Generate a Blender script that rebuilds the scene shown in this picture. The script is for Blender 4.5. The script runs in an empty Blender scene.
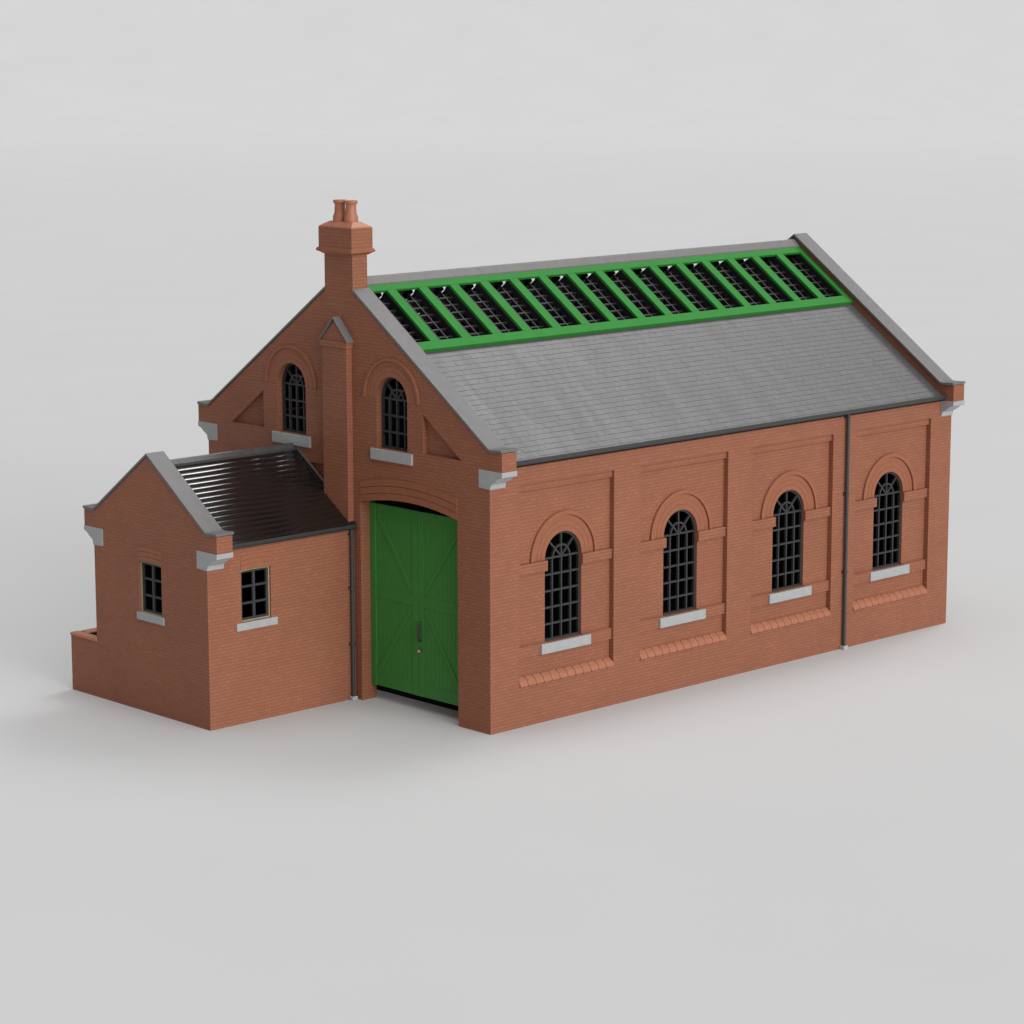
import bpy, bmesh, math, random
from mathutils import Vector
random.seed(7)
S = bpy.context.scene
COL = S.collection
rad = math.radians

# ------------------------------------------------------------------ materials
def new_mat(name):
    m = bpy.data.materials.new(name); m.use_nodes = True
    nt = m.node_tree
    return m, nt, nt.nodes['Principled BSDF']

def ramp_noise(nt, co, scale, c1, c2, detail=3.0, lo=0.3, hi=0.7):
    n = nt.nodes.new('ShaderNodeTexNoise'); n.inputs['Scale'].default_value = scale
    n.inputs['Detail'].default_value = detail
    nt.links.new(co, n.inputs['Vector'])
    r = nt.nodes.new('ShaderNodeValToRGB')
    r.color_ramp.elements[0].position = lo; r.color_ramp.elements[1].position = hi
    r.color_ramp.elements[0].color = (*c1, 1); r.color_ramp.elements[1].color = (*c2, 1)
    nt.links.new(n.outputs['Fac'], r.inputs['Fac'])
    return r.outputs['Color']

def plain(name, c, rough=0.6, var=0.08, scale=3.0, bump=0.0, spec=0.5, metal=0.0, bscale=25.0):
    m, nt, p = new_mat(name)
    tc = nt.nodes.new('ShaderNodeTexCoord')
    a = tuple(x * (1 - var) for x in c); b = tuple(x * (1 + var) for x in c)
    nt.links.new(ramp_noise(nt, tc.outputs['Object'], scale, a, b), p.inputs['Base Color'])
    p.inputs['Roughness'].default_value = rough
    p.inputs['Metallic'].default_value = metal
    p.inputs['Specular IOR Level'].default_value = spec
    if bump:
        n = nt.nodes.new('ShaderNodeTexNoise'); n.inputs['Scale'].default_value = bscale
        nt.links.new(tc.outputs['Object'], n.inputs['Vector'])
        bp = nt.nodes.new('ShaderNodeBump'); bp.inputs['Strength'].default_value = bump
        bp.inputs['Distance'].default_value = 0.02
        nt.links.new(n.outputs['Fac'], bp.inputs['Height']); nt.links.new(bp.outputs['Normal'], p.inputs['Normal'])
    return m

BR = (0.294, 0.114, 0.064)
def brick_mat():
    m, nt, p = new_mat('brickwork')
    L = nt.links.new; N = nt.nodes.new
    tc = N('ShaderNodeTexCoord'); sep = N('ShaderNodeSeparateXYZ'); L(tc.outputs['Object'], sep.inputs[0])
    sn = N('ShaderNodeSeparateXYZ'); L(tc.outputs['Normal'], sn.inputs[0])
    ab = N('ShaderNodeMath'); ab.operation = 'ABSOLUTE'; L(sn.outputs['X'], ab.inputs[0])
    gt = N('ShaderNodeMath'); gt.operation = 'GREATER_THAN'; gt.inputs[1].default_value = 0.6; L(ab.outputs[0], gt.inputs[0])
    mx = N('ShaderNodeMix'); mx.data_type = 'FLOAT'
    L(gt.outputs[0], mx.inputs[0]); L(sep.outputs['X'], mx.inputs[2]); L(sep.outputs['Y'], mx.inputs[3])
    cb = N('ShaderNodeCombineXYZ'); L(mx.outputs[0], cb.inputs['X']); L(sep.outputs['Z'], cb.inputs['Y'])
    b = N('ShaderNodeTexBrick'); L(cb.outputs[0], b.inputs['Vector'])
    b.inputs['Scale'].default_value = 1.0
    b.inputs['Brick Width'].default_value = 0.225; b.inputs['Row Height'].default_value = 0.084
    b.inputs['Mortar Size'].default_value = 0.014; b.inputs['Mortar Smooth'].default_value = 0.35
    b.inputs['Bias'].default_value = 0.0
    b.inputs['Color1'].default_value = (BR[0]*1.07, BR[1]*1.07, BR[2]*1.07, 1)
    b.inputs['Color2'].default_value = (BR[0]*0.93, BR[1]*0.93, BR[2]*0.95, 1)
    b.inputs['Mortar'].default_value = (BR[0]*0.87, BR[1]*0.88, BR[2]*0.89, 1)
    # weathering: slow tonal drift
    w = ramp_noise(nt, tc.outputs['Object'], 0.55, (0.94, 0.94, 0.94), (1.05, 1.04, 1.03), 4)
    mul = N('ShaderNodeMix'); mul.data_type = 'RGBA'; mul.blend_type = 'MULTIPLY'; mul.inputs[0].default_value = 1.0
    L(b.outputs['Color'], mul.inputs[6]); L(w, mul.inputs[7]); L(mul.outputs[2], p.inputs['Base Color'])
    inv = N('ShaderNodeMath'); inv.operation = 'SUBTRACT'; inv.inputs[0].default_value = 1.0; L(b.outputs['Fac'], inv.inputs[1])
    nz = N('ShaderNodeTexNoise'); nz.inputs['Scale'].default_value = 30; L(tc.outputs['Object'], nz.inputs['Vector'])
    ad = N('ShaderNodeMath'); ad.operation = 'MULTIPLY_ADD'; ad.inputs[1].default_value = 0.25
    L(nz.outputs['Fac'], ad.inputs[0]); L(inv.outputs[0], ad.inputs[2])
    bu = N('ShaderNodeBump'); bu.inputs['Strength'].default_value = 0.55; bu.inputs['Distance'].default_value = 0.02
    L(ad.outputs[0], bu.inputs['Height']); L(bu.outputs['Normal'], p.inputs['Normal'])
    p.inputs['Roughness'].default_value = 0.55; p.inputs['Specular IOR Level'].default_value = 0.22
    return m

M = {}
M['brick'] = brick_mat()
M['brick_plain'] = plain('moulded_brick', (0.292, 0.107, 0.057), 0.5, 0.05, 6, 0.25, 0.25)
M['terracotta'] = plain('terracotta', (0.38, 0.145, 0.082), 0.45, 0.07, 8, 0.2, 0.4)
M['stone'] = plain('dressed_stone', (0.355, 0.363, 0.363), 0.6, 0.05, 5, 0.25, 0.4)
M['coping'] = plain('coping_stone', (0.142, 0.138, 0.137), 0.55, 0.06, 4, 0.25, 0.4)
M['slate'] = plain('roof_slate', (0.080, 0.078, 0.078), 0.38, 0.10, 7, 0.15, 0.33)
# slates: sheen varies in narrow bands running down the slope, as rain polishes them
nt_ = M['slate'].node_tree; p_ = nt_.nodes['Principled BSDF']
tc_ = nt_.nodes.new('ShaderNodeTexCoord'); mp_ = nt_.nodes.new('ShaderNodeMapping'); mp_.inputs['Scale'].default_value = (4.5, .5, .5)
nz_ = nt_.nodes.new('ShaderNodeTexNoise'); nz_.inputs['Scale'].default_value = 1.0; nz_.inputs['Detail'].default_value = 4
mr_ = nt_.nodes.new('ShaderNodeMapRange'); mr_.inputs[1].default_value = .38; mr_.inputs[2].default_value = .62; mr_.inputs[3].default_value = .335; mr_.inputs[4].default_value = .40
nt_.links.new(tc_.outputs['Object'], mp_.inputs[0]); nt_.links.new(mp_.outputs[0], nz_.inputs['Vector'])
nt_.links.new(nz_.outputs['Fac'], mr_.inputs[0]); nt_.links.new(mr_.outputs[0], p_.inputs['Roughness'])
M['ridge'] = plain('ridge_tile', (0.15, 0.142, 0.142), 0.5, 0.05, 4, 0.15, 0.4)
M['black_tile'] = plain('black_glazed_slate', (0.007, 0.0062, 0.006), 0.15, 0.15, 9, 0.05, 1.0)
M['black_tile'].node_tree.nodes['Principled BSDF'].inputs['IOR'].default_value = 1.58
M['iron'] = plain('cast_iron', (0.036, 0.037, 0.038), 0.45, 0.12, 9, 0.1, 0.5)
M['bars'] = plain('glazing_bar_paint', (0.033, 0.033, 0.034), 0.5, 0.1, 9, 0.1, 0.4)
M['grid'] = plain('roof_glazing_bar_paint', (0.010, 0.010, 0.011), 0.55, 0.15, 9, 0.1, 0.4)
M['green'] = plain('green_paint', (0.026, 0.190, 0.030), 0.6, 0.05, 3, 0.12, 0.12)
M['door_green'] = plain('door_green_paint', (0.038, 0.198, 0.037), 0.5, 0.03, 1.5, 0.06, 0.3)
M['tan'] = plain('putty_paint', (0.30, 0.25, 0.15), 0.6, 0.08, 9)
M['interior'] = plain('interior_shade', (0.010, 0.010, 0.010), 0.9, 0.2, 2, 0, 0.1)  # near-black colour stands in for the dimness indoors
M['knob'] = plain('door_knob_bronze', (0.22, 0.13, 0.12), 0.3, 0.1, 9, 0, 0.5, 0.4)
M['shoe'] = plain('pipe_shoe_stone', (0.42, 0.42, 0.42), 0.5, 0.06, 9)
M['ground'] = plain('studio_floor', (0.55, 0.55, 0.55), 0.75, 0.012, 0.12, 0, 0.25)

# ------------------------------------------------------------------ mesh builder
class MB:
    def __init__(s): s.v = []; s.f = []; s.m = []
    def add(s, vs, fs, mi=0):
        k = len(s.v); s.v += [tuple(q) for q in vs]
        for f in fs: s.f.append([i + k for i in f]); s.m.append(mi)
        return s
    def box(s, x0, x1, y0, y1, z0, z1, mi=0):
        return s.add([(x0,y0,z0),(x1,y0,z0),(x1,y1,z0),(x0,y1,z0),(x0,y0,z1),(x1,y0,z1),(x1,y1,z1),(x0,y1,z1)],
              [(0,3,2,1),(4,5,6,7),(0,1,5,4),(1,2,6,5),(2,3,7,6),(3,0,4,7)], mi)
    def prism(s, pts, P, d0, d1, mi=0):
        """pts 2-D outline (u,z); P(u,d,z)->xyz"""
        n = len(pts)
        vs = [P(u, d0, z) for u, z in pts] + [P(u, d1, z) for u, z in pts]
        fs = [list(range(n))[::-1], list(range(n, 2*n))] + [(i, (i+1) % n, n+(i+1) % n, n+i) for i in range(n)]
        return s.add(vs, fs, mi)
    def ring(s, P, cu, cz, r0, r1, d0, d1, a0=0, a1=180, n=28, clip=None, mi=0, ell=1.0):
        vs = []; fs = []
        for i in range(n + 1):
            a = rad(a0 + (a1 - a0) * i / n)
            for r in (r0, r1):
                for d in (d0, d1):
                    vs.append(P(cu + r*math.cos(a), d, cz + ell*r*math.sin(a)))
        for i in range(n):
            b = 4*i; c = b + 4
            fs += [(b, b+2, c+2, c), (b+1, c+1, c+3, b+3), (b, c, c+1, b+1), (b+2, b+3, c+3, c+2)]
        fs += [(0, 1, 3, 2), (4*n, 4*n+2, 4*n+3, 4*n+1)]
        return s.add(vs, fs, mi)
    def bar(s, P, u0, z0, u1, z1, w, d0, d1, mi=0):
        """flat bar between two points in the (u,z) plane"""
        dx, dz = u1-u0, z1-z0; l = math.hypot(dx, dz); nx, nz = -dz/l*w/2, dx/l*w/2
        return s.prism([(u0+nx, z0+nz), (u1+nx, z1+nz), (u1-nx, z1-nz), (u0-nx, z0-nz)], P, d0, d1, mi)
    def tube(s, pts, r, n=12, mi=0):
        """tube along 3-D pts (list), radius or list"""
        vs = []; fs = []; k = len(pts)
        for i, p in enumerate(pts):
            p = Vector(p); a = Vector(pts[max(i-1, 0)]); b = Vector(pts[min(i+1, k-1)])
            t = (b-a).normalized(); ref = Vector((0, 0, 1)) if abs(t.z) < 0.9 else Vector((1, 0, 0))
            e = t.cross(ref).normalized(); g = t.cross(e)
            rr = r[i] if isinstance(r, (list, tuple)) else r
            for j in range(n):
                q = 2*math.pi*j/n; vs.append(p + e*rr*math.cos(q) + g*rr*math.sin(q))
        for i in range(k-1):
            for j in range(n):
                fs.append((i*n+j, i*n+(j+1) % n, (i+1)*n+(j+1) % n, (i+1)*n+j))
        fs += [list(range(n)), list(range((k-1)*n, k*n))]
        return s.add(vs, fs, mi)
    def lathe(s, cx, cy, prof, n=28, mi=0):
        vs = []; fs = []; k = len(prof)
        for r, z in prof:
            for j in range(n):
                q = 2*math.pi*j/n; vs.append((cx + r*math.cos(q), cy + r*math.sin(q), z))
        for i in range(k-1):
            for j in range(n): fs.append((i*n+j, i*n+(j+1) % n, (i+1)*n+(j+1) % n, (i+1)*n+j))
        fs += [list(range(n)), list(range((k-1)*n, k*n))]
        return s.add(vs, fs, mi)
    def mesh(s, name, off=(0, 0, 0)):
        me = bpy.data.meshes.new(name)
        me.from_pydata([(a-off[0], b-off[1], c-off[2]) for a, b, c in s.v], [], s.f)
        for p, mi in zip(me.polygons, s.m): p.material_index = mi
        bm = bmesh.new(); bm.from_mesh(me); bmesh.ops.recalc_face_normals(bm, faces=bm.faces[:])
        bm.to_mesh(me); bm.free(); me.update()
        return me
    def build(s, name, mats, parent=None, bevel=0, smooth=False):
        off = tuple(root_of(parent).location) if parent else (0, 0, 0)
        me = s.mesh(name, off)
        for m in (mats if isinstance(mats, (list, tuple)) else [mats]): me.materials.append(M[m])
        o = bpy.data.objects.new(name, me); COL.objects.link(o)
        if parent: o.parent = parent
        if bevel:
            b = o.modifiers.new('bevel', 'BEVEL'); b.width = bevel; b.segments = 2; b.limit_method = 'ANGLE'; b.angle_limit = rad(35)
        if smooth:
            for p in me.polygons: p.use_smooth = True
            e = o.modifiers.new('edge', 'EDGE_SPLIT'); e.split_angle = rad(40)
        return o

def root_of(o):
    while o.parent: o = o.parent
    return o
def empty(name, loc, label, cat, group=None):
    o = bpy.data.objects.new(name, None); COL.objects.link(o); o.location = loc
    o.empty_display_size = 0.5
    o['label'] = label; o['category'] = cat
    if group: o['group'] = group
    return o

def cut(o, cutters):
    """boolean difference of each builder in cutters from o, baked"""
    off = tuple(root_of(o).location)
    for c in cutters:
        me = c.mesh('cutter', off); k = bpy.data.objects.new('cutter', me); COL.objects.link(k); k.location = off
        md = o.modifiers.new('b', 'BOOLEAN'); md.operation = 'DIFFERENCE'; md.solver = 'EXACT'; md.object = k
        bpy.context.view_layer.update()
        dg = bpy.context.evaluated_depsgraph_get()
        new = bpy.data.meshes.new_from_object(o.evaluated_get(dg))
        o.modifiers.clear(); o.data = new
        bpy.data.objects.remove(k, do_unlink=True)
    return o

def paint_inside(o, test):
    """faces looking into the room carry the near-black colour that stands for indoor shade (slot 1)"""
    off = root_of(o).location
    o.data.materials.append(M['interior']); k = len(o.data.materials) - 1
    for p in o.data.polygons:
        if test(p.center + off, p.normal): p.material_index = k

# plane maps: side walls face -y (u = x), gables face -x (u = y)
def side(y0): return lambda u, d, z: (u, y0 + d, z)
def gable(x0): return lambda u, d, z: (x0 + d, u, z)

def arch_pts(cu, r, zb, zs, n=26, ell=1.0):
    return [(cu - r, zb), (cu + r, zb)] + [(cu + r*math.cos(rad(180*i/n)), zs + ell*r*math.sin(rad(180*i/n))) for i in range(n+1)]
def seg_pts(u0, u1, zb, zs, rise, n=16):
    c = (u0+u1)/2; h = (u1-u0)/2; R = (h*h + rise*rise)/(2*rise); a = math.asin(h/R)
    return [(u0, zb), (u1, zb)] + [(c + R*math.sin(a - 2*a*i/n), zs + rise - R + R*math.cos(a - 2*a*i/n)) for i in range(n+1)]

def lattice(P, cu, r, zb, zs, d0, rows, name, parent, dep=0.07, hub=0.29):
    """arched iron window: outer frame, three mullions, transoms, fan head"""
    b = MB(); w = 0.046; d1 = d0 + dep; fr = 0.05
    e = 0.02
    b.ring(P, cu, zs, r - fr, r + e, d0 - .004, d1 + .004, n=26)
    b.prism([(cu-r-e, zb), (cu-r+fr, zb), (cu-r+fr, zs), (cu-r-e, zs)], P, d0 - .004, d1 + .004)
    b.prism([(cu+r-fr, zb), (cu+r+e, zb), (cu+r+e, zs), (cu+r-fr, zs)], P, d0 - .004, d1 + .004)
    b.prism([(cu-r+fr, zb), (cu+r-fr, zb), (cu+r-fr, zb+fr), (cu-r+fr, zb+fr)], P, d0 - .003, d1)
    for i in (-1, 0, 1):
        u = cu + i*r/2
        b.prism([(u-w/2, zb+fr), (u+w/2, zb+fr), (u+w/2, zs), (u-w/2, zs)], P, d0, d1)
    h = (zs - zb)/rows
    for i in range(1, rows+1):
        z = zb + i*h
        b.prism([(cu-r+fr, z-w/2), (cu+r-fr, z-w/2), (cu+r-fr, z+w/2), (cu-r+fr, z+w/2)], P, d0 + .003, d1 - .003)
    b.ring(P, cu, zs, hub - w/2, hub + w/2, d0 + .002, d1 - .002, n=14)
    for a in (45, 90, 135):
        q = rad(a)
        b.bar(P, cu + .03*math.cos(q), zs + .03*math.sin(q), cu + (r-fr)*math.cos(q), zs + (r-fr)*math.sin(q), w, d0 + .005, d1 - .005)
    return b.build(name, 'bars', parent)

# ==================================================================== GOODS SHED
L, W, T = 17.91, 10.97, 0.48
YC = W/2
shed = empty('goods_shed', (0, 0, 0), 'long red brick goods shed with green skylight, arched windows and green double doors', 'goods shed')
K = 0.42
SL = (10.77 - 6.94)/(YC - .05)          # coping slope

def gable_outline(chim=False):
    top = [(-K, 6.49), (-K, 6.94), (.05, 6.945)]
    if chim: mid = [(4.965, 6.94 + SL*4.915), (W-4.965, 6.94 + SL*4.915)]
    else: mid = [(YC, 10.77)]
    return [(0, 0), (0, 6.49)] + top + mid + [(W-u, z) for u, z in reversed(top)] + [(W, 6.49), (W, 0)]

# --- front gable wall with its doorway, windows and sunk panels
g = MB().prism(gable_outline(True), gable(0), 0, T)
front = g.build('front_gable_wall', ['brick'], shed)
GP = gable(0)
WL, WR = YC + 1.955, YC - 1.955
DY0, DY1 = 1.15, 4.765
cuts = [MB().prism(seg_pts(DY0, DY1, -.5, 5.13, .21), GP, -.3, .7)]
for c in (WL, WR):
    cuts.append(MB().prism(arch_pts(c, .575, 6.58, 7.83), GP, -.3, .7))
    cuts.append(MB().prism(arch_pts(c, .85, 6.3, 7.83), GP, .24, .7))
for mir in (0, 1):
    tri = [(2.38, 6.61), (1.0, 6.61), (2.38, 7.60)]
    if mir: tri = [(W-u, z) for u, z in tri]
    cuts.append(MB().prism(tri, GP, -.3, .135))
cuts.append(MB().prism([(6.15, -.5), (10.0, -.5), (10.0, 5.86), (6.15, 5.94)], GP, -.3, .10))
cut(front, cuts)
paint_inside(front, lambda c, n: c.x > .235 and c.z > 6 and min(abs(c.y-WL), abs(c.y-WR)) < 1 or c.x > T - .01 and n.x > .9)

# --- rear gable wall
g = MB().prism(gable_outline(), gable(L - T), 0, T)
rear = g.build('rear_gable_wall', ['brick'], shed)
paint_inside(rear, lambda c, n: n.x < -.9 and c.z < 20 and False)
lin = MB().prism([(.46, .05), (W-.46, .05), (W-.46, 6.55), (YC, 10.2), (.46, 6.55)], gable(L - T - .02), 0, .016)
lin.build('interior_shade_panel', 'interior', shed)  # added dark panel, indoor shade put into its colour

# --- long side walls
PX = [0.975 + 4.243*i for i in range(4)]
PWID = 3.275
CX = [x + PWID/2 for x in PX]
D1, D2 = .07, .15
wall = MB().box(T, L-T, 0, .45, 0, 6.62)
sw = wall.build('side_wall', ['brick'], shed)
SP = side(0)
cuts = []
for x0, cx in zip(PX, CX):
    cuts.append(MB().box(x0, x0+PWID, -.3, D1, .99, 6.02))
    cuts.append(MB().box(x0-.0, x0+PWID+.0, -.31, D2, 1.98, 3.77))
    cuts.append(MB().box(x0, x0+PWID, -.32, D2, 4.025, 5.84))
    cuts.append(MB().box(x0, x0+PWID, -.33, D2, 1.0, 1.70))
    cuts.append(MB().prism(arch_pts(cx, .635, 1.965, 4.035), SP, -.35, .7))
    cuts.append(MB().prism(arch_pts(cx, .90, 1.7, 4.035), SP, .285, .7))
cut(sw, cuts)
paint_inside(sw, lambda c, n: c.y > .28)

# impost blocks narrow the opening just below the springing
for cx in CX:
    for s in (-1, 1):
        u0, u1 = sorted((cx + s*.605, cx + s*.80))
        MB().box(u0, u1, D1 - .002, .20, 3.765, 4.022).build('impost_block', 'brick', shed)
# sloping cogged sill courses: one brick after another
for x0 in PX:
    b = MB(); n = 12; w = PWID/n
    for i in range(n):
        a = x0 + i*w + .006; e = x0 + (i+1)*w - .006
        b.prism([(D2-.02, 1.0), (-.035, 1.0), (-.045, 1.06), (.0, 1.14), (D2-.02, 1.235)], lambda u, d, z: (d, u, z), a, e)
    o = b.build('cogged_course', 'terracotta', shed, bevel=.022)

w2 = MB().box(T, L-T, W-.45, W, 0, 6.62)
o = w2.build('side_wall', ['brick'], shed)
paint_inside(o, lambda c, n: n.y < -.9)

# --- moulded arches over the windows (rings of plain brick)
for cx in CX:
    b = MB()
    P = side(D2)
    for k, (r0, r1) in enumerate(((.637, .765), (.777, .905), (.917, 1.045))):
        b.ring(P, cx, 4.035, r0, r1, -.010 + .002*k, .03)
    b.build('window_arch', 'brick_plain', shed)
    b = MB(); b.ring(P, cx, 4.035, 1.055, 1.15, -.06, .02, n=36)
    b.build('hood_mould', 'brick_plain', shed)
for c in (WL, WR):
    b = MB()
    for k, (r0, r1) in enumerate(((.577, .70), (.71, .835), (.845, .965))):
        b.ring(GP, c, 7.83, r0, r1, -.007 + .002*k, .03)
    b.build('window_arch', 'brick_plain', shed)
    b = MB(); b.ring(GP, c, 7.83, .975, 1.04, -.05, .02, n=36)
    b.build('hood_mould', 'brick_plain', shed)
# segmental rings over the doorway
b = MB()
for k in range(3):
    lo = seg_pts(DY0, DY1, 0, 5.13 + .18*k + .008, .21)[2:]
    hi = seg_pts(DY0, DY1, 0, 5.13 + .18*(k+1) - .008, .21)[2:]
    vs = []; fs = []
    for (u, z), (u2, z2) in zip(lo, hi):
        for d in (-.012 - .006*k, .03): vs += [GP(u, d, z), GP(u2, d, z2)]
    n = len(lo)
    for i in range(n-1):
        a = 4*i; c = a+4
        fs += [(a, a+1, c+1, c), (a+2, c+2, c+3, a+3), (a, c, c+2, a+2), (a+1, a+3, c+3, c+1)]
    fs += [(0, 2, 3, 1), (4*n-4, 4*n-3, 4*n-1, 4*n-2)]
    b.add(vs, fs)
b.build('door_arch', 'brick_plain', shed)

# --- windows: lattice + stone sill
ow = None
for i, cx in enumerate(CX):
    if i == 0:
        ow = lattice(side(0), cx, .635, 1.97, 4.035, .208, 5, 'window', shed)
        b = MB()
        b.prism([(0.012, 1.70), (.17, 1.70), (.17, 1.96), (0.012, 1.955)], lambda u, d, z: (d, u, z), cx - .86, cx + .86)
        so = b.build('window_sill', 'stone', ow, bevel=.012)
    else:
        o2 = ow.copy(); COL.objects.link(o2); o2.location.x = ow.location.x + (cx - CX[0])
        s2 = so.copy(); COL.objects.link(s2); s2.parent = o2
gw = lattice(gable(0), WR, .575, 6.58, 7.83, .165, 3, 'window', shed, hub=.25)
b = MB(); b.prism([(-.055, 6.29), (.06, 6.29), (.06, 6.575), (-.055, 6.57)], lambda u, d, z: (u, d, z), WR - .775, WR + .77)
gs = b.build('window_sill', 'stone', gw, bevel=.012)
o2 = gw.copy(); COL.objects.link(o2); o2.location.y = WL - WR
s2 = gs.copy(); COL.objects.link(s2); s2.parent = o2

# --- kneeler stones at the four corners
CORB = [(.385, 6.045), (-.015, 6.02), (-.03, 6.04), (-.045, 6.13), (-.075, 6.17), (-.13, 6.20), (-.20, 6.235), (-.27, 6.29), (-.33, 6.33), (-.40, 6.345), (-.435, 6.36), (-.44, 6.485), (.385, 6.485)]
def corbel(parent, pts, x0, x1, mir=None):
    p = [(mir - u, z) for u, z in pts] if mir is not None else pts
    return MB().prism(p, lambda u, d, z: (d, u, z), x0, x1).build('kneeler_stone', 'stone', parent, bevel=.01)
for x0, x1 in ((-.014, T + .012), (L - T - .012, L + .014)):
    corbel(shed, CORB, x0, x1); corbel(shed, CORB, x0, x1, W)

# --- gable copings
def coping(parent, side_pts, x0, x1):
    th = .068
    up = side_pts
    dn = [(u + (0.0 if i == 0 else .01), z - th) for i, (u, z) in enumerate(up)]
    return MB().prism(up + dn[::-1], lambda u, d, z: (d, u, z), x0, x1).build('coping', 'coping', parent, bevel=.008)
def kp(y): return 7.015 + SL*(y - .03)
near = [(-.432, 7.022), (-.06, 7.0), (.03, 7.02), (4.955, kp(4.955))]
coping(shed, near, -.03, .535)
coping(shed, [(W-u, z) for u, z in near], -.03, .535)
far = near[:3] + [(YC, kp(YC))]
coping(shed, far, L - .535, L + .03)
coping(shed, [(W-u, z) for u, z in far], L - .535, L + .03)

# --- chimney
ch = MB()
Y0, Y1, X1 = 4.965, W - 4.965 + .035, .485
def taper(b, lo, hi, z0, z1):
    (a, c, d, e), (f, g_, h, i) = lo, hi
    b.add([(a,d,z0),(c,d,z0),(c,e,z0),(a,e,z0),(f,h,z1),(g_,h,z1),(g_,i,z1),(f,i,z1)],
          [(0,3,2,1),(4,5,6,7),(0,1,5,4),(1,2,6,5),(2,3,7,6),(3,0,4,7)])
ch.box(0, X1, Y0, Y1, 6.94 + SL*4.915 + .001, 11.36)
so_ = ch.build('chimney', 'brick', shed)
b = MB()
def xb(e): return (-e, X1+e, Y0-e, Y1+e)
taper(b, xb(.03), xb(.12), 11.31, 11.37)
taper(b, xb(.15), xb(.15), 11.37, 11.44)
taper(b, xb(.148), xb(.115), 11.44, 11.47)
b.build('chimney_band', 'brick_plain', so_, bevel=.012)
b = MB(); taper(b, xb(.10), xb(.10), 11.47, 11.97); b.build('chimney_cap', 'brick', so_)
b = MB(); taper(b, xb(.104), xb(.09), 11.971, 12.0); taper(b, xb(.09), xb(-.10), 12.0, 12.12)
b.build('chimney_weathering', 'terracotta', so_, bevel=.012)
for y in (YC - .20, YC + .225):
    b = MB()
    b.lathe(.25, y, [(.172, 12.04), (.178, 12.10), (.180, 12.22), (.162, 12.28), (.140, 12.33), (.132, 12.50), (.134, 12.55), (.165, 12.575), (.172, 12.61), (.168, 12.64), (.125, 12.63), (.115, 12.60), (.11, 12.2)])
    b.build('chimney_pot', 'terracotta', so_, smooth=True)

# --- central pilaster with its little stone gablet
PY0, PY1, PXF = YC - .472, YC + .472, -.19
b = MB().prism([(PY0, 0), (PY1, 0), (PY1, 9.18), (YC, 9.66), (PY0, 9.18)], gable(PXF), 0, .185)
pil = b.build('pilaster', 'brick', shed)
b = MB().prism([(PY0-.03, 9.0), (PY1+.03, 9.0), (PY1+.03, 9.16), (PY0-.03, 9.16)], gable(PXF - .03), 0, .215)
b.build('pilaster_band', 'brick', pil)
ptp = [(PY0-.075, 9.18), (YC, 9.77), (PY1+.075, 9.18), (PY1+.075, 9.135), (YC, 9.715), (PY0-.075, 9.135)]
MB().prism(ptp, gable(PXF - .045), 0, .235).build('pilaster_coping', 'coping', pil, bevel=.008)

# --- green double doors, hung clear of the ground
DX = .325
def door_leaf(y0, y1, hinge_low, name='door'):
    """y0<y1; hinge_low: hinges on the small-y side"""
    z0, z1 = .385, 5.09
    b = MB(); P = gable(DX)
    n = 12; w = (y1-y0)/n
    for i in range(n):          # boarding
        b.prism([(y0+i*w+.003, z0), (y0+(i+1)*w-.003, z0), (y0+(i+1)*w-.003, z1), (y0+i*w+.003, z1)], P, .008, .06)
    b.prism([(y0, z0), (y1, z0), (y1, z1), (y0, z1)], P, .016, .07)
    d = b.build(name, 'door_green', shed)
    f = MB(); q = .20
    for a, c in ((y0, y0+q), (y1-q, y1)):
        f.prism([(a, z0), (c, z0), (c, z1), (a, z1)], P, -.018, .02)
    for a, c in ((z0, z0+.30), (2.67, 2.95), (z1-.22, z1)):
        f.prism([(y0+q, a), (y1-q, a), (y1-q, c), (y0+q, c)], P, -.004, .02)
    f.build('door_frame', 'door_green', d, bevel=.006)
    br = MB()
    hy, ly = (y0+q+.05, y1-q-.03) if hinge_low else (y1-q-.05, y0+q+.03)
    br.bar(P, hy, z1-.27, ly, 3.02, .11, -.013, .02)
    br.bar(P, ly, 2.62, hy, z0+.36, .11, -.013, .02)
    br.build('door_brace', 'door_green', d, bevel=.006)
    return d
YM = (DY0+DY1)/2
dl = door_leaf(YM + .008, DY1 - .01, False)
dr = door_leaf(DY0 + .01, YM - .008, True)
b = MB().tube([(DX-.03, YM-.10, 2.28), (DX-.10, YM-.10, 2.26), (DX-.10, YM-.10, 1.84), (DX-.03, YM-.10, 1.82)], .034, 10)
b.build('door_handle', 'iron', dr, smooth=True)
b = MB()
vs = [(0.055*math.cos(a)*k, 0.055*math.sin(a)*k) for a in (0,) for k in (0,)]
prof = [(.03, 0), (.03, .04), (.050, .06), (.058, .08), (.046, .11), (.02, .14)]
n = 18; V = []; F = []
for r, d in prof:
    for j in range(n):
        a = 2*math.pi*j/n; V.append((DX - .033 - d, YM - .12 + r*math.cos(a), 1.56 + r*math.sin(a)))
for i in range(len(prof)-1):
    for j in range(n): F.append((i*n+j, i*n+(j+1) % n, (i+1)*n+(j+1) % n, (i+1)*n+j))
F += [list(range(n)), list(range((len(prof)-1)*n, len(prof)*n))]
b.add(V, F); b.build('door_knob', 'knob', dr, smooth=True)

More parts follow.
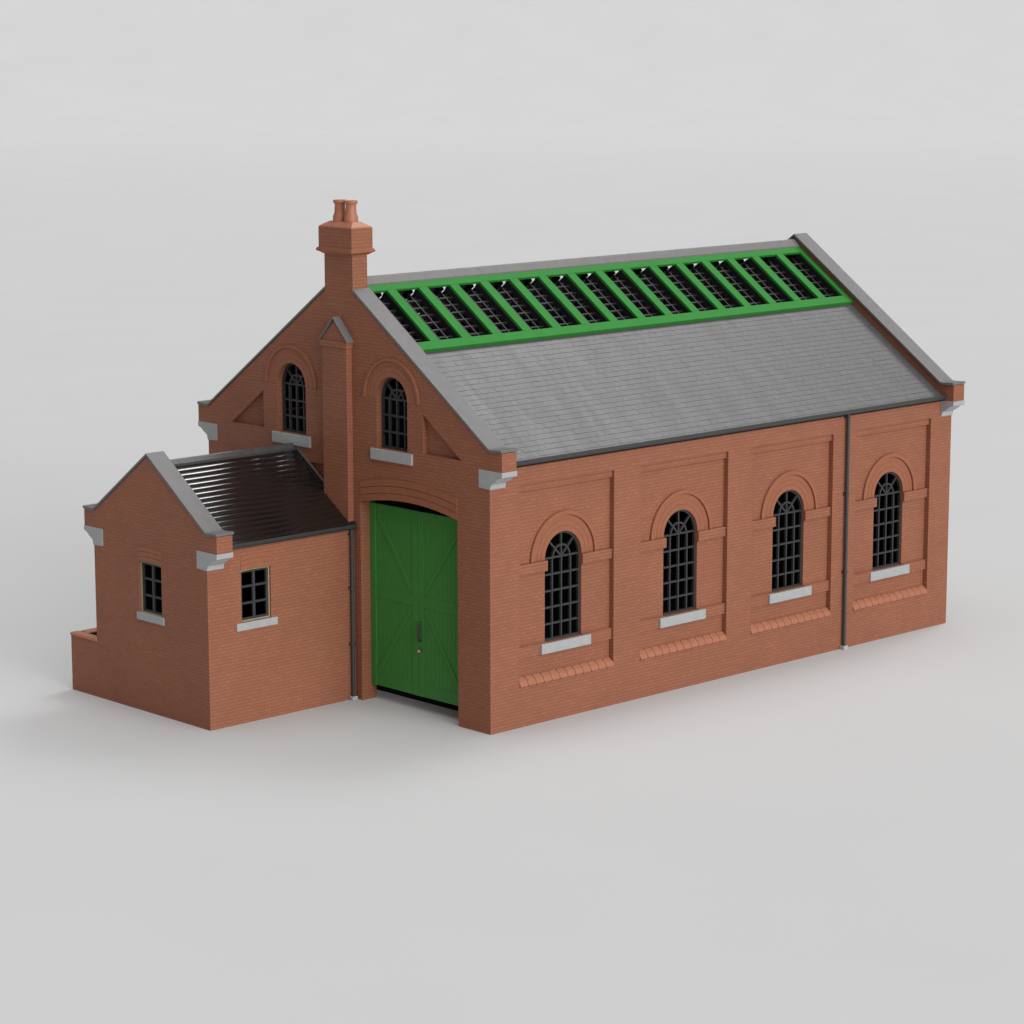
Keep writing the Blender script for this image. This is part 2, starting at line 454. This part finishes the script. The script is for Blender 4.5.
# --- roof slopes. surface z = RZ + RS*y
RZ, RS = 6.65, .70
RA = math.atan(RS)
def roofP(mir):
    def f(x, s, h):             # s: distance up the slope from y=-.14, h: height normal to it
        y = -.14 + s*math.cos(RA) - h*math.sin(RA); z = RZ + RS*(-.14) + s*math.sin(RA) + h*math.cos(RA)
        return (x, W-y if mir else y, z)
    return f
XA, XB = T + .004, L - T - .004
def slates(mir, smax):
    P = roofP(mir); b = MB(); rng = random.Random(3 + mir)
    gauge = .18; rows = int(smax/gauge) + 1; wid = .26
    for r in range(rows):
        s0 = r*gauge; s1 = min(s0 + gauge + .055, smax + .02); x = XA - (wid/2 if r % 2 else 0)
        if s1 - s0 < .08: continue
        while x < XB - .02:
            a = max(x + .0012, XA); e = min(x + wid - .0012, XB)
            if e - a > .02:
                t0 = .013 + rng.uniform(-.0015, .0015); t1 = .005 + rng.uniform(-.0012, .0012); k = rng.uniform(-.0016, .0016)
                dd = rng.uniform(-.003, .003)
                vs = [P(a, s0+dd, t0-.014), P(e, s0+dd, t0+k-.014), P(e, s1, t1-.014), P(a, s1, t1-.014),
                      P(a, s0+dd, t0), P(e, s0+dd, t0+k), P(e, s1, t1), P(a, s1, t1)]
                b.add(vs, [(0,3,2,1),(4,5,6,7),(0,1,5,4),(1,2,6,5),(2,3,7,6),(3,0,4,7)])
            x += wid
    roof = b.build('slate_roof', 'slate', shed)
    d = MB(); vs = [P(x, s, h) for h in (-.08, -.012) for x, s in ((XA, 0), (XB, 0), (XB, smax), (XA, smax))]
    d.add(vs, [(0,3,2,1),(4,5,6,7),(0,1,5,4),(1,2,6,5),(2,3,7,6),(3,0,4,7)])
    d.build('roof_deck', 'interior', roof)
S_SKY = (3.22 + .14)/math.cos(RA)
slates(False, S_SKY + .12); slates(True, S_SKY + .12)

def skylight(mir):
    P = roofP(mir)
    def y2s(y): return (y + .14)/math.cos(RA)
    def sb(b, x0, x1, s0, s1, h0, h1):
        vs = [P(x, s, h) for h in (h0, h1) for x, s in ((x0, s0), (x1, s0), (x1, s1), (x0, s1))]
        b.add(vs, [(0,3,2,1),(4,5,6,7),(0,1,5,4),(1,2,6,5),(2,3,7,6),(3,0,4,7)])
    s0, s1 = y2s(3.29), y2s(5.44)
    a, e = y2s(3.53), y2s(5.17)
    f = MB(); h0, h1 = .03, .105
    sb(f, XA, XB, s0, a, .0, h1)
    sb(f, XA, XB, e, s1, h0, h1)
    op = [(.485 + 1.065*i, .485 + 1.065*i + .775) for i in range(16)]
    prev = XA
    for o0, o1 in op:
        if o0 > prev + .02: sb(f, prev, o0, a, e, h0, h1 - .002)
        prev = o1
    sb(f, prev, XB, a, e, h0, h1 - .002)
    fr = f.build('skylight', 'green', shed, bevel=.008)
    for o0, o1 in op:
        o0 = max(o0, XA)
        b = MB(); m = (o0+o1)/2
        for u in (o0 + (o1-o0)*.33, o0 + (o1-o0)*.68):
            sb(b, u-.02, u+.02, a, e, -.17, -.08)
        for k in range(1, 7):
            s = a + (e-a)*k/7
            sb(b, o0-.05, o1+.05, s-.022, s+.022, -.165, -.085)
        for k0, k1 in ((o0-.10, o0+.012), (o1-.012, o1+.10)):
            sb(b, max(k0, XA), min(k1, XB), a-.06, e+.06, -.17, .028)
        b.build('glazing_bar_grid', 'grid', fr)
skylight(False); skylight(True)

# ridge tiles: overlapping angle tiles
b = MB(); n = 36; w = (XB-XA)/n
def rz(y): return RZ + RS*y
for i in range(n):
    a = XA + i*w; e = a + w - .002; h = .002*(i % 2)
    dy = .19
    pts = [(YC-dy, rz(YC-dy)+.165+h), (YC-.04, rz(YC)+.19+h), (YC, rz(YC)+.215+h), (YC+.04, rz(YC)+.19+h), (YC+dy, rz(YC-dy)+.165+h),
           (YC+dy, rz(YC-dy)+.125), (YC, rz(YC)+.15), (YC-dy, rz(YC-dy)+.125)]
    b.prism(pts, lambda u, d, z: (d, u, z), a, e)
b.build('ridge', 'ridge', shed)

# --- gutters and rain pipe
def gutter(parent, x0, x1, y, z, r=.085, s=-1, name='gutter'):
    """half-round gutter standing off the wall, centre (y,z), closed solid with fascia behind"""
    pts = [(y - s*r*1.25, z + .03), (y - s*r*1.25, z - .10)]
    pts += [(y + s*r*math.sin(rad(a)), z - .02 - r*math.cos(rad(a))) for a in (0, 20, 40, 60, 80, 90)]
    pts += [(y + s*(r+.004), z + .035), (y + s*(r-.012), z + .035), (y + s*(r-.02), z + .0), (y, z - .05)]
    return MB().prism(pts, lambda u, d, z_: (d, u, z_), x0, x1).build(name, 'iron', parent, smooth=True)
gt = gutter(shed, T + .006, L - T - .006, -.105, 6.625)
gutter(shed, T + .006, L - T - .006, W + .105, 6.625, s=1)
def downpipe(parent, x, y, ztop, ywall):
    b = MB().tube([(x, y, .10), (x, y, ztop)], .048, 14)
    o = b.build('downpipe', 'iron', parent, smooth=True)
    for z in (ztop*.33, ztop*.66, ztop - .12):
        c = MB()
        c.tube([(x, y, z-.03), (x, y, z+.03)], .06, 14)
        c.box(x-.085, x+.085, y+.02, ywall - .001, z-.018, z+.018)
        c.build('pipe_collar', 'iron', o)
    s = MB(); s.box(x-.085, x+.085, y-.08, ywall-.002, .0, .10)
    s.build('pipe_shoe', 'shoe', o, bevel=.015)
    return o
downpipe(shed, 13.25, -.085, 6.56, 0)

# added near-black slab: shade inside the shed put into its colour
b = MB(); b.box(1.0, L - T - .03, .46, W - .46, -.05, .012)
b.build('floor_shade_slab', 'interior', shed)

# ==================================================================== OFFICE ANNEXE
D, YA, YB, TA = 4.65, 5.03, 9.71, .48
yc = (YA+YB)/2
off = empty('brick_office', (-D, YA, 0), 'small brick office annexe with black ribbed roof, built against the shed gable', 'annexe')
SA = (6.49 - 4.83)/(yc - YA - .05)
ka = .40
tp = [(YA-ka, 4.43), (YA-ka, 4.85), (YA+.05, 4.86)]
out = [(YA, 0), (YA, 4.43)] + tp + [(yc, 6.50)] + [(2*yc-u, z) for u, z in reversed(tp)] + [(YB, 4.43), (YB, 0)]
ge = MB().prism(out, gable(-D), 0, TA).build('end_wall', ['brick'], off)
wy0, wy1 = 6.89, 7.83
cut(ge, [MB().prism(seg_pts(wy0, wy1, 2.52, 3.83, .02), gable(-D), -.3, .7), MB().box(-D+.145, -D+.8, wy0-.25, wy1+.25, 2.3, 4.1)])
paint_inside(ge, lambda c, n: c.x > -D+.142 and 2 < c.z < 4.3 and wy0-.4 < c.y < wy1+.4 and not (abs(n.x) > .9 and c.x < -D+.1) or n.x > .9)
sv = MB().box(-D+TA, -.192, YA, YA+.4, 0, 4.50).build('side_wall', ['brick'], off)
wx0, wx1 = -3.62, -2.70
cut(sv, [MB().prism(seg_pts(wx0, wx1, 2.54, 3.83, .02), side(YA), -.3, .7), MB().box(wx0-.25, wx1+.25, YA+.145, YA+.8, 2.3, 4.1)])
paint_inside(sv, lambda c, n: c.y > YA+.142 and wx0-.4 < c.x < wx1+.4 and 2.2 < c.z < 4.2 or n.y > .9)
o = MB().box(-D+TA, -.003, YB-.4, YB, 0, 4.50).build('side_wall', ['brick'], off)
paint_inside(o, lambda c, n: n.y < -.9)
MB().box(-.212, -.196, YA+.41, YB-.41, .03, 4.45).build('interior_shade_panel', 'interior', off)  # added dark panel over the gable brick, room shade painted in
MB().box(-D+TA+.01, -.215, YA+.41, YB-.41, 0, .02).build('floor_shade_slab', 'interior', off)  # added dark slab, shade on the office floor as colour

def office_window(P, u0, u1, zb, zs, sill_P, uw0, uw1):
    b = MB(); d0, d1 = .09, .14; w = .055
    z1 = zs + .01
    b.prism([(u0+.03, zb+.03), (u0+.03+w, zb+.03), (u0+.03+w, z1), (u0+.03, z1)], P, d0-.004, d1)
    b.prism([(u1-.03-w, zb+.03), (u1-.03, zb+.03), (u1-.03, z1), (u1-.03-w, z1)], P, d0-.004, d1)
    b.prism([(u0+.03+w, zb+.03), (u1-.03-w, zb+.03), (u1-.03-w, zb+.03+w), (u0+.03+w, zb+.03+w)], P, d0-.004, d1)
    b.prism([(u0+.03+w, z1-w-.03), (u1-.03-w, z1-w-.03), (u1-.03-w, z1), (u0+.03+w, z1)], P, d0-.004, d1)
    m = (u0+u1)/2
    b.prism([(m-.04, zb+.085), (m+.04, zb+.085), (m+.04, z1-.085), (m-.04, z1-.085)], P, d0, d1)
    for k in (1, 2):
        z = zb + .03 + (z1-zb-.05)*k/3
        b.prism([(u0+.085, z-w/2), (u1-.085, z-w/2), (u1-.085, z+w/2), (u0+.085, z+w/2)], P, d0+.003, d1-.003)
    win = b.build('window', 'bars', off)
    s = MB()
    o = seg_pts(u0+.002, u1-.002, zb+.002, zs-.002, .02); i = seg_pts(u0+.034, u1-.034, zb+.034, zs-.036, .018)
    n = len(o); vs = []; fs = []
    for (a, c), (e, g_) in zip(o, i):
        for d in (.05, .14): vs += [P(a, d, c), P(e, d, g_)]
    for k in range(n):
        a = 4*k; c = 4*((k+1) % n)
        fs += [(a, a+1, c+1, c), (a+2, c+2, c+3, a+3), (a, c, c+2, a+2), (a+1, a+3, c+3, c+1)]
    s.add(vs, fs); s.build('window_frame', 'tan', win)
    s = MB().prism([(-.035, 2.34), (.05, 2.34), (.05, 2.535), (-.035, 2.53)], sill_P, uw0, uw1)
    s.build('window_sill', 'stone', win, bevel=.01)
    a = MB()
    for k in range(3):
        lo = seg_pts(u0-.01*k, u1+.01*k, 0, zs+.12*k+.004, .035)[2:]; hi = seg_pts(u0-.01*k, u1+.01*k, 0, zs+.12*(k+1)-.006, .035)[2:]
        vs = []; fs = []
        for (u, z), (u2, z2) in zip(lo, hi):
            for d in (-.009 - .003*k, .03): vs += [P(u, d, z), P(u2, d, z2)]
        n = len(lo)
        for j in range(n-1):
            q = 4*j; r = q+4
            fs += [(q, q+1, r+1, r), (q+2, r+2, r+3, q+3), (q, r, r+2, q+2), (q+1, q+3, r+3, r+1)]
        fs += [(0, 2, 3, 1), (4*n-4, 4*n-3, 4*n-1, 4*n-2)]
        a.add(vs, fs)
    a.build('window_arch', 'brick_plain', off)
office_window(gable(-D), wy0, wy1, 2.52, 3.83, lambda u, d, z: (-D+u, d, z), 6.80, 7.92)
office_window(side(YA), wx0, wx1, 2.54, 3.83, lambda u, d, z: (d, YA+u, z), -3.79, -2.52)

CA = [(YA + u*.95 + (.03 if u > .3 else 0), 4.43 + (z - 6.485)) for u, z in CORB]
corbel(off, CA, -D-.014, -D+TA+.012)
corbel(off, [(u, z) for u, z in CA], -D-.014, -D+TA+.012, 2*yc)
ac = [(YA-ka-.022, 4.935), (YA-.05, 4.915), (YA+.03, 4.93), (yc, 6.59)]
coping(off, ac, -D-.03, -D+.515)
coping(off, [(2*yc-u, z) for u, z in ac], -D-.03, -D+.515)

# ribbed glossy roof: rounded courses laid along the slope
AZ = 1.08 + .0
def arz(y): return AZ + .70*y
def ribbed(mir):
    P = lambda y: (2*yc - y if mir else y)
    y0, y1 = YA - .13, yc - .02
    n = 17; g_ = (y1-y0)/n; prof = []
    for i in range(n):
        for t in (0, .08, .2, .35, .5, .65, .8, .92):
            prof.append((y0 + (i+t)*g_, arz(y0 + (i+t)*g_) + .034*math.sin(math.pi*t)**.8))
    prof.append((y1, arz(y1)))
    prof = [(P(y), z) for y, z in prof]
    bot = [(P(y1), arz(y1) - .08), (P(y0), arz(y0) - .08)]
    b = MB(); x0, x1 = -D+TA+.004, -.006
    N = len(prof); vs = []; fs = []
    xs = [x0, x1]
    for x in xs:
        for y, z in prof + bot: vs.append((x, y, z))
    n_ = N + 2
    fs += [list(range(n_)), list(range(n_, 2*n_))] + [(i, (i+1) % n_, n_+(i+1) % n_, n_+i) for i in range(n_)]
    b.add(vs, fs)
    return b.build('ribbed_roof', ['black_tile'], off, smooth=True)
ribbed(False); ribbed(True)
b = MB(); x0, x1 = -D+TA+.004, -.006; n = 9
for i in range(n):
    a = x0 + (x1-x0)*i/n; e = x0 + (x1-x0)*(i+1)/n - .006
    pts = [(yc-.125, arz(yc-.125)+.09), (yc-.03, arz(yc)+.10), (yc, arz(yc)+.115), (yc+.03, arz(yc)+.10), (yc+.125, arz(yc-.125)+.09), (yc+.125, arz(yc-.125)+.03), (yc, arz(yc)+.05), (yc-.125, arz(yc-.125)+.03)]
    b.prism(pts, lambda u, d, z: (d, u, z), a, e)
M['aridge'] = plain('dark_ridge_tile', (0.05, 0.05, 0.05), 0.3, 0.1, 5, 0.05, 0.8)
b.build('ridge', 'aridge', off)
# lead flashing where the roof meets the shed gable
b = MB()
for (ya, yb) in ((yc - .12, YC + .50),):
    vs = [(-.018, ya, arz(ya)+.05), (-.018, ya, arz(ya)+.13), (-.018, yb, arz(yb)+.13), (-.018, yb, arz(yb)+.05),
          (-.004, ya, arz(ya)+.05), (-.004, ya, arz(ya)+.13), (-.004, yb, arz(yb)+.13), (-.004, yb, arz(yb)+.05)]
    b.add(vs, [(0,1,2,3),(4,7,6,5),(0,4,5,1),(1,5,6,2),(2,6,7,3),(3,7,4,0)])
b.build('lead_flashing', 'ridge', off)
gutter(off, -D+TA+.006, .03, YA-.085, 4.515, r=.07)
downpipe(off, -.135, YA-.075, 4.42, YA-.012)

# ==================================================================== YARD WALL
yw = empty('yard_wall', (-D, YB, 0), 'low brick yard wall with rounded coping beside the small office', 'low wall')
yw['kind'] = 'thing'
t = .26; y2 = YB + 1.15
b = MB().box(-D, -D+t, YB+.002, y2, 0, 1.45)
b.box(-D+t, -.02, y2-t, y2, 0, 1.45)
b.build('wall', 'brick', yw)
b = MB()
pr_ = [(-.025, 1.45), (-.025, 1.485), (.02, 1.52), (t-.02, 1.52), (t+.025, 1.485), (t+.025, 1.45)]
b.prism(pr_, lambda u, d, z: (-D+u, d, z), YB+.002, y2+.025)
b.prism(pr_, lambda u, d, z: (d, y2-u, z), -D+t+.026, -.02)
b.build('wall_coping', 'terracotta', yw, bevel=.012)

# ==================================================================== GROUND + BACKDROP (one seamless sheet)
yaw = rad(46.35560491); pitch = rad(-10.24317186); roll = rad(-0.08512994)
cam_loc = Vector((-44.09990585, -47.01964315, 17.19001671))
# sheet profile runs along the viewing azimuth: flat floor, then a very large sweep up
dirv = Vector((math.cos(yaw), math.sin(yaw), 0)); perp = Vector((-dirv.y, dirv.x, 0))
base = Vector((cam_loc.x, cam_loc.y, 0))
prof = [(-300, 0), (0, 0), (60, 0), (200, 0), (420, 0)]
Rr = 120
for i in range(1, 25):
    a = rad(90*i/24); prof.append((420 + Rr*math.sin(a), Rr*(1-math.cos(a))))
prof.append((420 + Rr, 150))
vs = []; fs = []
for s_, z in prof:
    for q in (-420, 420): vs.append(base + dirv*s_ + perp*q + Vector((0, 0, z)))
for i in range(len(prof)-1): fs.append((2*i, 2*i+1, 2*i+3, 2*i+2))
me = bpy.data.meshes.new('ground'); me.from_pydata([tuple(v) for v in vs], [], fs)
me.materials.append(M['ground'])
for p in me.polygons: p.use_smooth = True
gr = bpy.data.objects.new('ground', me); COL.objects.link(gr)
gr['kind'] = 'structure'; gr['label'] = 'plain pale grey studio floor sweeping up into the backdrop'

# ==================================================================== LIGHT
w = bpy.data.worlds.new('World'); S.world = w; w.use_nodes = True
nt = w.node_tree; bg = nt.nodes['Background']
def lobe(az, el, power, amp, prev):
    """soft studio light far away: a bright patch of the surrounding dome"""
    d = (math.cos(rad(el))*math.cos(rad(az)), math.cos(rad(el))*math.sin(rad(az)), math.sin(rad(el)))
    dot = nt.nodes.new('ShaderNodeVectorMath'); dot.operation = 'DOT_PRODUCT'; dot.inputs[1].default_value = d
    nt.links.new(tcw.outputs['Generated'], dot.inputs[0])
    mx = nt.nodes.new('ShaderNodeMath'); mx.operation = 'MAXIMUM'; mx.inputs[1].default_value = 0.0
    nt.links.new(dot.outputs['Value'], mx.inputs[0])
    pw = nt.nodes.new('ShaderNodeMath'); pw.operation = 'POWER'; pw.inputs[1].default_value = power
    nt.links.new(mx.outputs[0], pw.inputs[0])
    ma = nt.nodes.new('ShaderNodeMath'); ma.operation = 'MULTIPLY_ADD'; ma.inputs[1].default_value = amp
    nt.links.new(pw.outputs[0], ma.inputs[0])
    if isinstance(prev, float): ma.inputs[2].default_value = prev
    else: nt.links.new(prev, ma.inputs[2])
    return ma.outputs[0]
tcw = nt.nodes.new('ShaderNodeTexCoord')
v = lobe(-95, 17, 16, 8.5, 0.12)      # broad low key from the side
v = lobe(0, 90, 9, 2.75, v)            # overhead
v = lobe(9, 52, 85, 12.0, v)          # high back light
nt.links.new(v, bg.inputs['Strength'])
bg.inputs['Color'].default_value = (1.0, 1.0, 1.0, 1)
w.cycles.sampling_method = 'MANUAL'; w.cycles.sample_map_resolution = 512

# ==================================================================== CAMERA
cd = bpy.data.cameras.new('camera'); cam = bpy.data.objects.new('camera', cd); COL.objects.link(cam)
d = Vector((math.cos(pitch)*math.cos(yaw), math.cos(pitch)*math.sin(yaw), math.sin(pitch)))
r = d.cross(Vector((0, 0, 1))).normalized(); u = r.cross(d)
r2 = r*math.cos(roll) + u*math.sin(roll); u2 = -r*math.sin(roll) + u*math.cos(roll)
from mathutils import Matrix
m3 = Matrix((r2, u2, -d)).transposed()
cam.matrix_world = Matrix.Translation(cam_loc) @ m3.to_4x4()
cd.sensor_width = 36; cd.lens = 2742.76/1024*36; cd.clip_start = .5; cd.clip_end = 1500
cd.shift_x = -.5/1024; cd.shift_y = -2/1024
S.camera = cam
S.view_settings.view_transform = 'Standard'; S.view_settings.look = 'None'
S.view_settings.exposure = 0; S.view_settings.gamma = 1
S.cycles.max_bounces = 6
